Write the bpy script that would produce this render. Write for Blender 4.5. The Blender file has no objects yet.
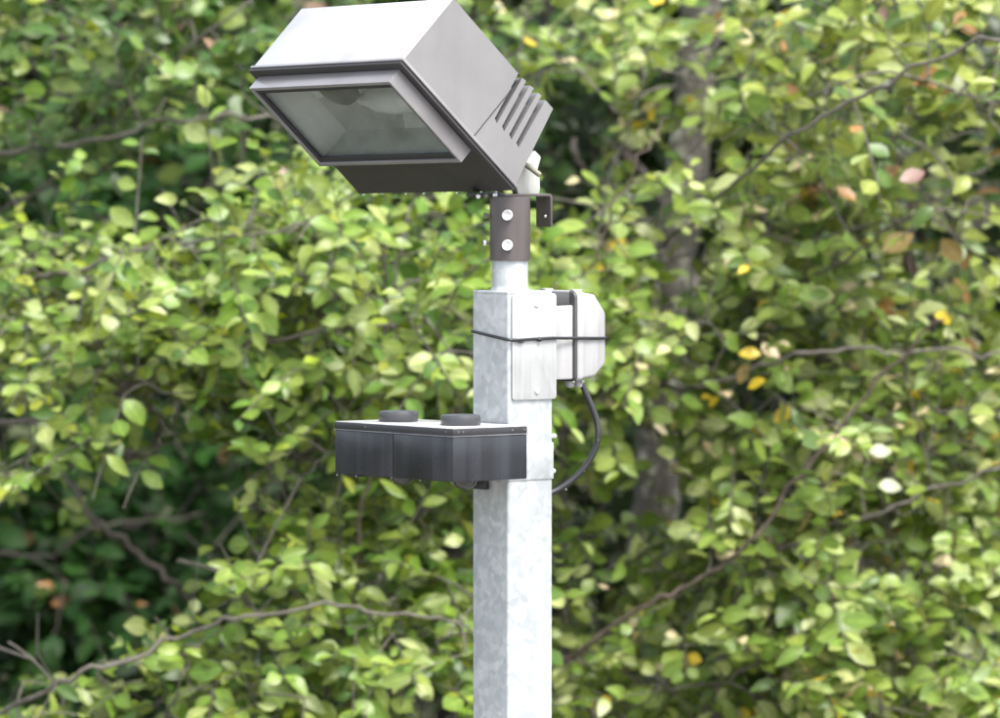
import bpy, bmesh, math, random
import numpy as np
from mathutils import Matrix, Vector

rng = np.random.default_rng(7)
random.seed(7)
SC = bpy.context.scene
COL = SC.collection

# ------------------------------------------------------------------ camera
CAM = np.array([-0.0217, -12.0, 4.357])
PITCH = math.radians(2.27)
FPX = 6912.0                       # focal length in photo pixels (1000 wide)
cd = bpy.data.cameras.new('camera')
cam = bpy.data.objects.new('camera', cd); COL.objects.link(cam)
cam.location = CAM
cam.rotation_euler = (math.pi/2 - PITCH, 0, 0)
cd.sensor_width = 36.0
cd.lens = 36.0*FPX/1000.0
cd.clip_start = 0.5; cd.clip_end = 2000
cd.dof.use_dof = True
cd.dof.focus_distance = 11.95
cd.dof.aperture_fstop = 5.5
cd.dof.aperture_blades = 9
SC.camera = cam

# ------------------------------------------------------------------ sky, sun, exposure
SUN_DIR = np.array([0.34, -0.42, 0.92]); SUN_DIR = SUN_DIR/np.linalg.norm(SUN_DIR)
elev = math.asin(SUN_DIR[2]); azim = math.atan2(SUN_DIR[0], SUN_DIR[1])
w = bpy.data.worlds.new('World'); SC.world = w; w.use_nodes = True
nt = w.node_tree; bg = nt.nodes['Background']
sky = nt.nodes.new('ShaderNodeTexSky'); sky.sky_type = 'NISHITA'; sky.sun_disc = False
sky.sun_elevation = elev; sky.sun_rotation = azim
sky.air_density = 1.0; sky.dust_density = 4.0; sky.ozone_density = 1.0
hs = nt.nodes.new('ShaderNodeHueSaturation'); hs.inputs['Saturation'].default_value = 0.45
nt.links.new(sky.outputs[0], hs.inputs['Color']); nt.links.new(hs.outputs[0], bg.inputs[0])
bg.inputs[1].default_value = 0.13
sl = bpy.data.lights.new('sun', 'SUN'); sl.energy = 1.4; sl.angle = math.radians(18); sl.color = (1.0, 0.97, 0.92)
so = bpy.data.objects.new('sun', sl); COL.objects.link(so)
so.rotation_euler = Vector(SUN_DIR).to_track_quat('Z', 'Y').to_euler(); so.location = (6, -8, 12)
SC.view_settings.view_transform = 'Standard'; SC.view_settings.look = 'None'
SC.view_settings.exposure = 1.75; SC.view_settings.gamma = 1.0; SC.view_settings.use_curve_mapping = False
SC.cycles.use_denoising = True
SC.cycles.max_bounces = 8; SC.cycles.transparent_max_bounces = 8
SC.cycles.caustics_reflective = False; SC.cycles.caustics_refractive = False

# ------------------------------------------------------------------ projection helpers (photo calibration)
_r = np.array([1., 0, 0]); _f = np.array([0, math.cos(PITCH), -math.sin(PITCH)]); _u = np.array([0, math.sin(PITCH), math.cos(PITCH)])
def P(px, py, d):
    v = (px-500)/FPX*_r + (359-py)/FPX*_u + _f
    return CAM + v*(d+12.0)/v[1]
def proj(p):
    q = np.asarray(p) - CAM; z = q@_f
    return 500+FPX*(q@_r)/z, 359-FPX*(q@_u)/z, z

# ------------------------------------------------------------------ materials
MATS = {}
def new_mat(name):
    m = bpy.data.materials.new(name); m.use_nodes = True
    return m, m.node_tree, m.node_tree.nodes['Principled BSDF']
def N(nt, t, **kw):
    n = nt.nodes.new(t)
    for k, v in kw.items():
        setattr(n, k, v)
    return n
def coords(nt, scale=(1, 1, 1)):
    tc = N(nt, 'ShaderNodeTexCoord'); mp = N(nt, 'ShaderNodeMapping'); mp.inputs['Scale'].default_value = scale
    nt.links.new(tc.outputs['Object'], mp.inputs['Vector']); return mp.outputs[0]
def noise(nt, vec, sc, det=4, rough=0.55):
    n = N(nt, 'ShaderNodeTexNoise'); n.inputs['Scale'].default_value = sc; n.inputs['Detail'].default_value = det
    n.inputs['Roughness'].default_value = rough; nt.links.new(vec, n.inputs['Vector']); return n
def ramp(nt, fac, stops):
    r = N(nt, 'ShaderNodeValToRGB'); e = r.color_ramp.elements
    while len(e) < len(stops): e.new(0.5)
    for i, (p, c) in enumerate(stops):
        e[i].position = p; e[i].color = (c[0], c[1], c[2], 1)
    nt.links.new(fac, r.inputs[0]); return r
def mixc(nt, fac, a, b, mode='MIX'):
    m = N(nt, 'ShaderNodeMix', data_type='RGBA', blend_type=mode)
    if isinstance(fac, float): m.inputs[0].default_value = fac
    else: nt.links.new(fac, m.inputs[0])
    for s, v in ((6, a), (7, b)):
        if isinstance(v, tuple): m.inputs[s].default_value = (*v, 1)
        else: nt.links.new(v, m.inputs[s])
    return m.outputs[2]
def bump(nt, b, h, strength, dist=0.002):
    n = N(nt, 'ShaderNodeBump'); n.inputs['Strength'].default_value = strength; n.inputs['Distance'].default_value = dist
    nt.links.new(h, n.inputs['Height']); nt.links.new(n.outputs[0], b.inputs['Normal'])

def mat_galv():
    m, nt, b = new_mat('galvanised_steel')
    v = coords(nt)
    n1 = noise(nt, v, 6, 3)
    vm = N(nt, 'ShaderNodeVectorMath', operation='ADD'); sc = N(nt, 'ShaderNodeVectorMath', operation='SCALE'); sc.inputs['Scale'].default_value = 0.03
    n0 = noise(nt, v, 40, 2); nt.links.new(n0.outputs['Color'], sc.inputs[0]); nt.links.new(v, vm.inputs[0]); nt.links.new(sc.outputs[0], vm.inputs[1])
    vo = N(nt, 'ShaderNodeTexVoronoi', feature='SMOOTH_F1'); vo.inputs['Scale'].default_value = 82; vo.inputs['Smoothness'].default_value = 0.85
    nt.links.new(vm.outputs[0], vo.inputs['Vector'])
    sp = N(nt, 'ShaderNodeSeparateColor'); nt.links.new(vo.outputs['Color'], sp.inputs[0])
    r1 = ramp(nt, sp.outputs[0], [(0.1, (0.41, 0.44, 0.453)), (0.5, (0.485, 0.512, 0.523)), (0.9, (0.57, 0.586, 0.593))])
    r2 = ramp(nt, n1.outputs[0], [(0.35, (0.80, 0.81, 0.82)), (0.7, (1, 1, 1))])
    c = mixc(nt, 1.0, r1.outputs[0], r2.outputs[0], 'MULTIPLY')
    # a few dark scuffs and drip marks
    n3 = noise(nt, coords(nt, (1, 1, 0.12)), 55, 4, 0.7)
    r3 = ramp(nt, n3.outputs[0], [(0.66, (1, 1, 1)), (0.78, (0.55, 0.55, 0.53))])
    c = mixc(nt, 0.6, c, r3.outputs[0], 'MULTIPLY')
    n4 = noise(nt, v, 160, 2, 0.6); r4 = ramp(nt, n4.outputs[0], [(0.72, (1, 1, 1)), (0.78, (0.4, 0.4, 0.38))])
    c = mixc(nt, 0.5, c, r4.outputs[0], 'MULTIPLY')
    nt.links.new(c, b.inputs['Base Color'])
    b.inputs['Metallic'].default_value = 0.25
    rr = ramp(nt, sp.outputs[1], [(0, (0.38,)*3), (1, (0.55,)*3)]); nt.links.new(rr.outputs[0], b.inputs['Roughness'])
    bump(nt, b, n0.outputs[0], 0.08, 0.001)
    return m

def mat_paint(name, col, rough=0.45, var=0.12, streak=0.0, speck=0.3, metal=0.0, scale=1.0, bumpy=0.05, coat=0.0):
    m, nt, b = new_mat(name)
    v = coords(nt)
    n1 = noise(nt, v, 9*scale, 5, 0.6)
    lo = tuple(x*(1-var) for x in col); hi = tuple(min(1, x*(1+var)) for x in col)
    r1 = ramp(nt, n1.outputs[0], [(0.3, lo), (0.7, hi)]); c = r1.outputs[0]
    if streak:
        n2 = noise(nt, coords(nt, (1, 1, 0.06)), 38*scale, 3, 0.6)
        r2 = ramp(nt, n2.outputs[0], [(0.46, (1, 1, 1)), (0.58, (1-streak,)*3)])
        c = mixc(nt, 1.0, c, r2.outputs[0], 'MULTIPLY')
    n3 = noise(nt, v, 220*scale, 2, 0.6); r3 = ramp(nt, n3.outputs[0], [(0.70, (1, 1, 1)), (0.78, (1-speck,)*3)])
    c = mixc(nt, 1.0, c, r3.outputs[0], 'MULTIPLY')
    nt.links.new(c, b.inputs['Base Color'])
    rr = ramp(nt, n1.outputs[0], [(0.3, (rough*0.85,)*3), (0.7, (min(1, rough*1.15),)*3)]); nt.links.new(rr.outputs[0], b.inputs['Roughness'])
    b.inputs['Metallic'].default_value = metal; b.inputs['Coat Weight'].default_value = coat; b.inputs['Coat Roughness'].default_value = 0.22; b.inputs['Coat IOR'].default_value = 1.6
    n4 = noise(nt, v, 90*scale, 3); bump(nt, b, n4.outputs[0], bumpy, 0.001)
    return m

M = {}
M['galv'] = mat_galv()
M['white_steel'] = mat_paint('zinc_cover_plate', (0.43, 0.44, 0.445), 0.42, 0.16, 0.14, 0.45, 0.15)
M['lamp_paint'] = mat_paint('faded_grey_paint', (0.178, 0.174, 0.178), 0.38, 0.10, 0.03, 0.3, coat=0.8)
M['lamp_top_lit'] = mat_paint('grey_paint_top_light', (0.43, 0.42, 0.42), 0.33, 0.16, 0.0, 0.35, coat=0.8)  # paler grey paints the light on the upward lamp face
M['lamp_frame'] = mat_paint('grey_frame_paint', (0.21, 0.20, 0.205), 0.36, 0.16, 0.0, 0.35, coat=0.5)
M['lamp_shade_seam'] = mat_paint('painted_shade_and_seam_grey', (0.033, 0.030, 0.031), 0.45, 0.12, 0.0, 0.2)  # door colour darkened for its down-facing shade; also used for the seam
M['sleeve'] = mat_paint('brown_grey_paint', (0.088, 0.075, 0.074), 0.38, 0.15, 0.15, 0.2)
M['black_plastic'] = mat_paint('black_plastic', (0.027, 0.030, 0.038), 0.28, 0.35, 0.42, 0.3, 0, 0.6, 0.12)
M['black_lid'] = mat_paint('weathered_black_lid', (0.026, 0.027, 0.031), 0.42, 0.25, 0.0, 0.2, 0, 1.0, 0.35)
M['sky_sheen'] = mat_paint('painted_sky_sheen', (0.46, 0.46, 0.465), 0.30, 0.25, 0.0, 0.3, 0, 1.0, 0.3)  # pale grey paints the sky's reflection on the wet box top
M['edge_highlight'] = mat_paint('painted_edge_highlight', (0.16, 0.165, 0.175), 0.3, 0.4, 0.0, 0.3)  # mid grey paints the highlight along wet edges
M['cap_black'] = mat_paint('black_cap', (0.060, 0.063, 0.070), 0.32, 0.2, 0.1, 0.2)
M['rubber'] = mat_paint('black_rubber', (0.022, 0.023, 0.026), 0.38, 0.2, 0, 0.1)
M['box_white'] = mat_paint('white_enclosure_plastic', (0.385, 0.385, 0.39), 0.35, 0.10, 0.12, 0.35)
M['box_grey'] = mat_paint('grey_enclosure_bracket', (0.065, 0.066, 0.07), 0.4, 0.1, 0, 0.2)
M['gasket'] = mat_paint('dark_gasket', (0.022, 0.022, 0.025), 0.5, 0.1)
M['casting'] = mat_paint('grey_casting', (0.45, 0.46, 0.44), 0.5, 0.2, 0.1, 0.4, 0.2)
M['rod'] = mat_paint('weathered_rod', (0.22, 0.22, 0.17), 0.55, 0.2, 0, 0.3)
M['zinc_bolt'] = mat_paint('zinc_bolt', (0.68, 0.68, 0.68), 0.35, 0.1, 0, 0.3, 0.35)
M['rust_nut'] = mat_paint('tarnished_nut', (0.18, 0.16, 0.14), 0.5, 0.3, 0, 0.3, 0.3)
M['reflector'] = mat_paint('dull_aluminium_reflector', (0.90, 0.91, 0.91), 0.3, 0.08, 0, 0.2, 0.0)
M['reflector_dull'] = mat_paint('darker_aluminium_reflector', (0.60, 0.62, 0.61), 0.35, 0.25, 0, 0.3, 0.0)  # darker grey for some of the reflector facets
M['bulb'] = mat_paint('frosted_bulb', (0.55, 0.56, 0.55), 0.3, 0.05)
def mat_glass():
    m, nt, b = new_mat('grimy_glass'); nt.nodes.remove(b)
    out = nt.nodes['Material Output']
    tr = N(nt, 'ShaderNodeBsdfTransparent'); tr.inputs[0].default_value = (0.95, 0.97, 0.965, 1)
    gl = N(nt, 'ShaderNodeBsdfGlossy'); gl.inputs['Roughness'].default_value = 0.06
    df = N(nt, 'ShaderNodeBsdfDiffuse'); df.inputs[0].default_value = (0.62, 0.64, 0.62, 1)
    n1 = noise(nt, coords(nt), 25, 4, 0.65); r1 = ramp(nt, n1.outputs[0], [(0.35, (0.015,)*3), (0.75, (0.10,)*3)])
    lw = N(nt, 'ShaderNodeLayerWeight'); lw.inputs[0].default_value = 0.5
    pw = N(nt, 'ShaderNodeMath', operation='POWER'); nt.links.new(lw.outputs['Facing'], pw.inputs[0]); pw.inputs[1].default_value = 4.0
    fr = N(nt, 'ShaderNodeMath', operation='MULTIPLY_ADD'); nt.links.new(pw.outputs[0], fr.inputs[0]); fr.inputs[1].default_value = 0.6; fr.inputs[2].default_value = 0.04
    m1 = N(nt, 'ShaderNodeMixShader'); m2 = N(nt, 'ShaderNodeMixShader')
    nt.links.new(r1.outputs[0], m1.inputs[0]); nt.links.new(tr.outputs[0], m1.inputs[1]); nt.links.new(df.outputs[0], m1.inputs[2])
    nt.links.new(fr.outputs[0], m2.inputs[0]); nt.links.new(m1.outputs[0], m2.inputs[1]); nt.links.new(gl.outputs[0], m2.inputs[2])
    nt.links.new(m2.outputs[0], out.inputs[0]); return m
M['glass'] = mat_glass()
def mat_clear(name, col, rough):
    m, nt, b = new_mat(name)
    b.inputs['Base Color'].default_value = (*col, 1); b.inputs['Transmission Weight'].default_value = 0.9
    b.inputs['Roughness'].default_value = rough; b.inputs['IOR'].default_value = 1.33; return m
M['water'] = mat_clear('rain_water', (1, 1, 1), 0.0)
def mat_dome():
    m, nt, b = new_mat('smoked_dome_lens'); b.inputs['Base Color'].default_value = (0.03, 0.03, 0.032, 1)
    b.inputs['Roughness'].default_value = 0.07; b.inputs['Coat Weight'].default_value = 0.6; return m
M['dome'] = mat_dome()

def mat_leaf(name, gloss, transl, spec, under):
    m, nt, b = new_mat(name)
    at = N(nt, 'ShaderNodeAttribute', attribute_name='leaf_col')
    geo = N(nt, 'ShaderNodeNewGeometry')
    v = coords(nt); n1 = noise(nt, geo.outputs['Position'], 45, 3, 0.6)
    r1 = ramp(nt, n1.outputs[0], [(0.3, (0.78, 0.80, 0.72)), (0.7, (1.12, 1.1, 1.1))])
    c = mixc(nt, 1.0, at.outputs['Color'], r1.outputs[0], 'MULTIPLY')
    rib = ramp(nt, at.outputs['Alpha'], [(0.80, (1, 1, 1)), (0.97, (1.35, 1.32, 1.3))]); c = mixc(nt, 1.0, c, rib.outputs[0], 'MULTIPLY')
    # undersides are paler and duller
    cb = mixc(nt, 0.35, c, under)
    c2 = mixc(nt, geo.outputs['Backfacing'], c, cb)
    nt.links.new(c2, b.inputs['Base Color']); b.inputs['Roughness'].default_value = gloss
    b.inputs['Specular IOR Level'].default_value = spec
    tl = N(nt, 'ShaderNodeBsdfTranslucent'); ct = mixc(nt, 1.0, c, (1.25, 1.2, 0.55), 'MULTIPLY'); nt.links.new(ct, tl.inputs[0])
    mx = N(nt, 'ShaderNodeMixShader'); mx.inputs[0].default_value = transl
    nt.links.new(b.outputs[0], mx.inputs[1]); nt.links.new(tl.outputs[0], mx.inputs[2])
    nt.links.new(mx.outputs[0], nt.nodes['Material Output'].inputs[0]); return m
M['leaf'] = mat_leaf('leaf_blade', 0.40, 0.28, 0.48, (0.22, 0.26, 0.17))
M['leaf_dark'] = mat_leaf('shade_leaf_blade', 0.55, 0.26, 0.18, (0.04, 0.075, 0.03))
def mat_bark(name, a, bcol, lich, lf):
    m, nt, b = new_mat(name)
    v = coords(nt); n1 = noise(nt, coords(nt, (1, 1, 0.25)), 40, 5, 0.65)
    r1 = ramp(nt, n1.outputs[0], [(0.3, a), (0.7, bcol)])
    n2 = noise(nt, v, 22, 5, 0.7); r2 = ramp(nt, n2.outputs[0], [(lf, (0, 0, 0)), (lf+0.12, (1, 1, 1))])
    c = mixc(nt, r2.outputs[0], r1.outputs[0], lich)
    nt.links.new(c, b.inputs['Base Color']); b.inputs['Roughness'].default_value = 0.8
    bump(nt, b, n1.outputs[0], 0.6, 0.01); return m
M['bark_lichen'] = mat_bark('lichen_bark', (0.035, 0.031, 0.025), (0.105, 0.096, 0.078), (0.31, 0.31, 0.25), 0.52)
M['bark_dark'] = mat_bark('dark_wet_bark', (0.03, 0.025, 0.02), (0.075, 0.062, 0.05), (0.12, 0.12, 0.08), 0.62)
M['bark_red'] = mat_bark('reddish_bark', (0.05, 0.036, 0.028), (0.12, 0.09, 0.07), (0.17, 0.15, 0.12), 0.64)
M['twig'] = mat_bark('grey_brown_twig', (0.065, 0.056, 0.046), (0.16, 0.145, 0.122), (0.22, 0.215, 0.18), 0.60)
def mat_ground():
    m, nt, b = new_mat('litter_grass_and_bounce_gravel')
    v = coords(nt); n1 = noise(nt, v, 0.6, 6, 0.7); n2 = noise(nt, v, 9, 6, 0.7)
    r1 = ramp(nt, n1.outputs[0], [(0.35, (0.035, 0.03, 0.02)), (0.6, (0.05, 0.065, 0.025))])
    r2 = ramp(nt, n2.outputs[0], [(0.3, (0.6, 0.6, 0.6)), (0.7, (1.2, 1.15, 1.0))])
    sx = N(nt, 'ShaderNodeSeparateXYZ'); nt.links.new(v, sx.inputs[0])
    ad = N(nt, 'ShaderNodeMath', operation='MULTIPLY_ADD'); nt.links.new(n1.outputs[0], ad.inputs[0]); ad.inputs[1].default_value = 1.6; nt.links.new(sx.outputs[1], ad.inputs[2])
    mr = N(nt, 'ShaderNodeMapRange'); mr.inputs[1].default_value = 1.9; mr.inputs[2].default_value = 2.4; nt.links.new(ad.outputs[0], mr.inputs[0])
    n3 = noise(nt, v, 60, 4, 0.7); r3 = ramp(nt, n3.outputs[0], [(0.3, (0.17, 0.165, 0.155)), (0.7, (0.34, 0.33, 0.31))])  # unseen pale gravel in front, added to bounce light up into the lamp
    lit = mixc(nt, 1.0, r1.outputs[0], r2.outputs[0], 'MULTIPLY')
    nt.links.new(mixc(nt, mr.outputs[0], r3.outputs[0], lit), b.inputs['Base Color'])
    b.inputs['Roughness'].default_value = 0.9; bump(nt, b, n2.outputs[0], 0.8, 0.05); return m
M['ground'] = mat_ground()

# ------------------------------------------------------------------ object helpers
def link(o, parent=None):
    COL.objects.link(o)
    if parent is not None: o.parent = parent
    return o
def root_loc(p):
    l = np.zeros(3)
    while p is not None:
        l += np.array(p.location); p = p.parent
    return l
def thing(name, label, cat, loc=(0, 0, 0), group=None):
    o = bpy.data.objects.new(name, None); o.location = tuple(float(x) for x in loc); o.empty_display_size = 0.1
    link(o); o['label'] = label; o['category'] = cat
    if group: o['group'] = group
    return o
def tag(o, label, cat, group=None):
    o['label'] = label; o['category'] = cat
    if group: o['group'] = group
    return o
def obj_bm(name, bm, mat, parent=None, smooth=False, angle=None):
    bmesh.ops.recalc_face_normals(bm, faces=bm.faces[:])
    me = bpy.data.meshes.new(name)
    off = root_loc(parent)
    bmesh.ops.translate(bm, verts=bm.verts[:], vec=tuple(-off))
    bm.to_mesh(me); bm.free()
    if smooth:
        for p in me.polygons: p.use_smooth = True
        if angle: me.set_sharp_from_angle(angle=math.radians(angle))
    me.materials.append(M[mat] if isinstance(mat, str) else mat)
    return link(bpy.data.objects.new(name, me), parent)
def bevel(bm, w, seg=2):
    es = [e for e in bm.edges if len(e.link_faces) == 2 and e.calc_face_angle(0) > math.radians(25)]
    bmesh.ops.bevel(bm, geom=es, offset=w, segments=seg, profile=0.5, affect='EDGES', clamp_overlap=True)
def frame_pts(fr, pts):
    o, a, b, c = fr
    return [tuple(o + a*p[0] + b*p[1] + c*p[2]) for p in pts]
def add_box(bm, lo, hi, fr):
    pts = [(x, y, z) for x in (lo[0], hi[0]) for y in (lo[1], hi[1]) for z in (lo[2], hi[2])]
    vs = [bm.verts.new(p) for p in frame_pts(fr, pts)]
    for f in ((0, 1, 3, 2), (4, 6, 7, 5), (0, 4, 5, 1), (2, 3, 7, 6), (0, 2, 6, 4), (1, 5, 7, 3)):
        bm.faces.new([vs[i] for i in f])
def box(name, lo, hi, fr, mat, parent, bev=0.0015, seg=2):
    bm = bmesh.new(); add_box(bm, lo, hi, fr)
    bmesh.ops.recalc_face_normals(bm, faces=bm.faces[:])
    if bev: bevel(bm, bev, seg)
    return obj_bm(name, bm, mat, parent, True, 40)
def prism(name, poly, lo, hi, fr, mat, parent, axis=2, bev=0.0, seg=2):
    """poly in the other two axes of fr, extruded along axis"""
    bm = bmesh.new(); rings = []
    for h in (lo, hi):
        ring = []
        for p in poly:
            q = list(p); q.insert(axis, h); ring.append(bm.verts.new(frame_pts(fr, [q])[0]))
        rings.append(ring)
    n = len(poly)
    bm.faces.new(rings[0]); bm.faces.new(rings[1])
    for i in range(n): bm.faces.new([rings[0][i], rings[0][(i+1) % n], rings[1][(i+1) % n], rings[1][i]])
    bmesh.ops.recalc_face_normals(bm, faces=bm.faces[:])
    if bev: bevel(bm, bev, seg)
    return obj_bm(name, bm, mat, parent, True, 40)
def basis(d):
    d = np.asarray(d, float); d = d/np.linalg.norm(d)
    a = np.cross(d, [0, 0, 1.0]);
    if np.linalg.norm(a) < 1e-3: a = np.array([1.0, 0, 0])
    a = a/np.linalg.norm(a); return a, np.cross(d, a), d
def lathe_bm(bm, o, d, prof, seg=32, cap=True):
    """prof: list of (radius, height along d)"""
    a, b, d = basis(d); o = np.asarray(o, float); rings = []
    for r, h in prof:
        if r < 1e-6: rings.append([bm.verts.new(tuple(o+d*h))]); continue
        rings.append([bm.verts.new(tuple(o + d*h + (a*math.cos(t) + b*math.sin(t))*r)) for t in np.linspace(0, 2*math.pi, seg, endpoint=False)])
    for r0, r1 in zip(rings[:-1], rings[1:]):
        for i in range(seg):
            j = (i+1) % seg
            if len(r0) == 1 and len(r1) == 1: continue
            if len(r0) == 1: bm.faces.new([r0[0], r1[i], r1[j]])
            elif len(r1) == 1: bm.faces.new([r0[i], r0[j], r1[0]])
            else: bm.faces.new([r0[i], r0[j], r1[j], r1[i]])
    if cap:
        for r in (rings[0], rings[-1]):
            if len(r) > 2: bm.faces.new(r)
def lathe(name, o, d, prof, mat, parent, seg=32, angle=40):
    bm = bmesh.new(); lathe_bm(bm, o, d, prof, seg); return obj_bm(name, bm, mat, parent, True, angle)
def smooth_path(pts, n=6):
    pts = [np.asarray(p, float) for p in pts]
    if len(pts) < 3: return pts
    q = [2*pts[0]-pts[1]] + pts + [2*pts[-1]-pts[-2]]; out = []
    for i in range(1, len(q)-2):
        for t in np.linspace(0, 1, n, endpoint=False):
            a, b, c, d = q[i-1:i+3]
            out.append(0.5*(2*b + (c-a)*t + (2*a-5*b+4*c-d)*t*t + (3*b-a-3*c+d)*t**3))
    out.append(pts[-1]); return out
def tube_bm(bm, pts, rad, seg=8, closed=False):
    pts = [np.asarray(p, float) for p in pts]; n = len(pts)
    rad = [rad]*n if np.isscalar(rad) else rad
    rings = []; a = None
    for i in range(n):
        t = (pts[(i+1) % n] - pts[i-1]) if closed else pts[min(i+1, n-1)] - pts[max(i-1, 0)]
        t = t/(np.linalg.norm(t)+1e-12)
        if a is None: a = basis(t)[0]
        a = a - t*(a@t); a = a/(np.linalg.norm(a)+1e-12); b = np.cross(t, a)
        rings.append([bm.verts.new(tuple(pts[i] + (a*math.cos(k) + b*math.sin(k))*rad[i])) for k in np.linspace(0, 2*math.pi, seg, endpoint=False)])
    m = n if closed else n-1
    for i in range(m):
        r0, r1 = rings[i], rings[(i+1) % n]
        for k in range(seg): bm.faces.new([r0[k], r0[(k+1) % seg], r1[(k+1) % seg], r1[k]])
    if not closed: bm.faces.new(rings[0]); bm.faces.new(rings[-1])
def tube(name, pts, rad, mat, parent=None, seg=10, closed=False):
    bm = bmesh.new(); tube_bm(bm, pts, rad, seg, closed); return obj_bm(name, bm, mat, parent, True, 60)

# ------------------------------------------------------------------ ground: one sheet with a wooded bank behind
def ground_h(x, y):
    t = np.clip((y-9.0)/14.0, 0, 1); t = t*t*(3-2*t)
    return 7.5*t + 0.12*np.sin(x*0.9+1.3)*np.cos(y*0.7)*np.clip((y-2)/4, 0, 1)
def build_ground():
    g = np.sign(np.linspace(-1, 1, 121))*np.abs(np.linspace(-1, 1, 121))**3*600
    X, Y = np.meshgrid(g, g+4.0); Z = ground_h(X, Y)
    n = len(g); vs = np.stack([X, Y, Z], -1).reshape(-1, 3)
    i = np.arange(n*n).reshape(n, n); f = np.stack([i[:-1, :-1], i[:-1, 1:], i[1:, 1:], i[1:, :-1]], -1).reshape(-1, 4)
    me = bpy.data.meshes.new('ground'); me.from_pydata(vs.tolist(), [], f.tolist())
    for p in me.polygons: p.use_smooth = True
    me.materials.append(M['ground']); o = link(bpy.data.objects.new('ground', me)); o['kind'] = 'structure'
build_ground()

# ------------------------------------------------------------------ lamp post (pole frame: R, F, Z)
PHI = math.radians(38.7)
R_ = np.array([math.cos(PHI), math.sin(PHI), 0]); F_ = np.array([math.sin(PHI), -math.cos(PHI), 0]); Z_ = np.array([0, 0, 1.0])
PF = (np.zeros(3), R_, F_, Z_)
def pf(r, f, z): return R_*r + F_*f + Z_*z
post = thing('lamp_post', 'square galvanised steel lamp post carrying the floodlight and boxes', 'post')
def rounded_square(h, rad, n=5):
    out = []
    for cx, cy, a0 in ((1, 1, 0), (-1, 1, 90), (-1, -1, 180), (1, -1, 270)):
        for k in range(n+1):
            a = math.radians(a0 + 90*k/n); out.append((cx*(h-rad)+rad*math.cos(a), cy*(h-rad)+rad*math.sin(a)))
    return out
prism('pole', rounded_square(0.05, 0.005), 0.012, 3.9955, PF, 'galv', post)
prism('top_plate', rounded_square(0.0502, 0.005), 3.9955, 4.0005, PF, 'galv', post, bev=0.001)
SP = np.array([-0.0043, 0, 0])
lathe('spigot', SP, Z_, [(0.0345, 4.0006), (0.0335, 4.003), (0.0318, 4.005), (0.0313, 4.007), (0.0313, 4.10)], 'galv', post)
bp = box('base_plate', (-0.13, -0.13, 0.0), (0.13, 0.13, 0.0115), PF, 'galv', post)
for a in (-1, 1):
    for b in (-1, 1):
        lathe('anchor_bolt', pf(a*0.1, b*0.1, 0.0116), Z_, [(0.014, 0), (0.014, 0.013), (0.008, 0.0135), (0.008, 0.03)], 'zinc_bolt', bp, 6)
# access cover on the front right face
def rounded_rect(x0, x1, y0, y1, rad, n=4):
    out = []
    for cx, cy, a0 in ((x1-rad, y1-rad, 0), (x0+rad, y1-rad, 90), (x0+rad, y0+rad, 180), (x1-rad, y0+rad, 270)):
        for k in range(n+1):
            a = math.radians(a0+90*k/n); out.append((cx+rad*math.cos(a), cy+rad*math.sin(a)))
    return out
def zpy(py): return 4.0 + (291-py)/576.0
cover = prism('access_cover', rounded_rect(-0.0435, 0.0545, zpy(399), zpy(293.5), 0.006), 0.0503, 0.0545, PF, 'white_steel', post, axis=1, bev=0.0008)
for r, py in ((0.009, 304), (0.010, 390.5)):
    lathe('screw', pf(r, 0.0546, zpy(py)), F_, [(0.0052, 0), (0.0052, 0.0015), (0.004, 0.003), (0.0012, 0.0032), (0.0, 0.0022)], 'zinc_bolt', cover, 12)

# ------------------------------------------------------------------ floodlight
LR = np.array([[-0.5338146530569944, 0.6162645326272873, 0.5790163572882137], [0.8452497777046574, 0.3691282631552081, 0.3863898790473777], [-0.024387075918792498, -0.6956740265136325, 0.7179435349402072]])
LA = np.array([-0.19224734, -0.2, 4.39512357]); LU, LV, LW = 0.5176, 0.3171, 0.157
LF = (LA, LR[:, 0], LR[:, 1], LR[:, 2])
lamp = thing('floodlight', 'tilted grey rectangular floodlight with finned rear on top of the post', 'floodlight', (SP[0], 0, 4.053))
def pxv(v): return v/183*LV
def pxw(x): return x/84*LW
def lamp_housing():
    i = 0.004
    prof = [(i, 0.012), (i, LW)]
    # (v, w) outline of the side, going along the back, over the fins, to the sloped bottom
    prof.append((pxv(111), LW*0.985))
    for k in range(4):
        vb = 121 + 11.6*k
        a0, a1 = vb-3.0, vb+2.4
        if k: prof.append((pxv(a0-11.0+0.3), LW*(0.985+0.012*k)))
        else: prof.append((pxv(a0-10.6), LW*0.985))
        prof.append((pxv(a0), pxw(35))); prof.append((pxv(a1), pxw(33)))
        prof.append((pxv(a1-9.6), LW*(0.985+0.012*k)))
    prof += [(pxv(161), LW*1.02), (LV-i, 0.012)]
    # drop a duplicate
    out = [prof[0]]
    for p in prof[1:]:
        if abs(p[0]-out[-1][0])+abs(p[1]-out[-1][1]) > 1e-5: out.append(p)
    prof = out
    bm = bmesh.new(); rings = []
    for u in (i, LU-i): rings.append([bm.verts.new(frame_pts(LF, [(u, v, wv)])[0]) for v, wv in prof])
    bm.faces.new(rings[0]); bm.faces.new(rings[1]); n = len(prof)
    for k in range(n-1): bm.faces.new([rings[0][k], rings[0][k+1], rings[1][k+1], rings[1][k]])
    bmesh.ops.recalc_face_normals(bm, faces=bm.faces[:])
    es = [e for e in bm.edges if len(e.link_faces) == 2 and e.calc_face_angle(0) > math.radians(25)]
    bmesh.ops.bevel(bm, geom=es, offset=0.0012, segments=2, profile=0.5, affect='EDGES', clamp_overlap=True)
    o = obj_bm('housing', bm, 'lamp_paint', lamp, False)
    return o
housing = lamp_housing()
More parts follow.
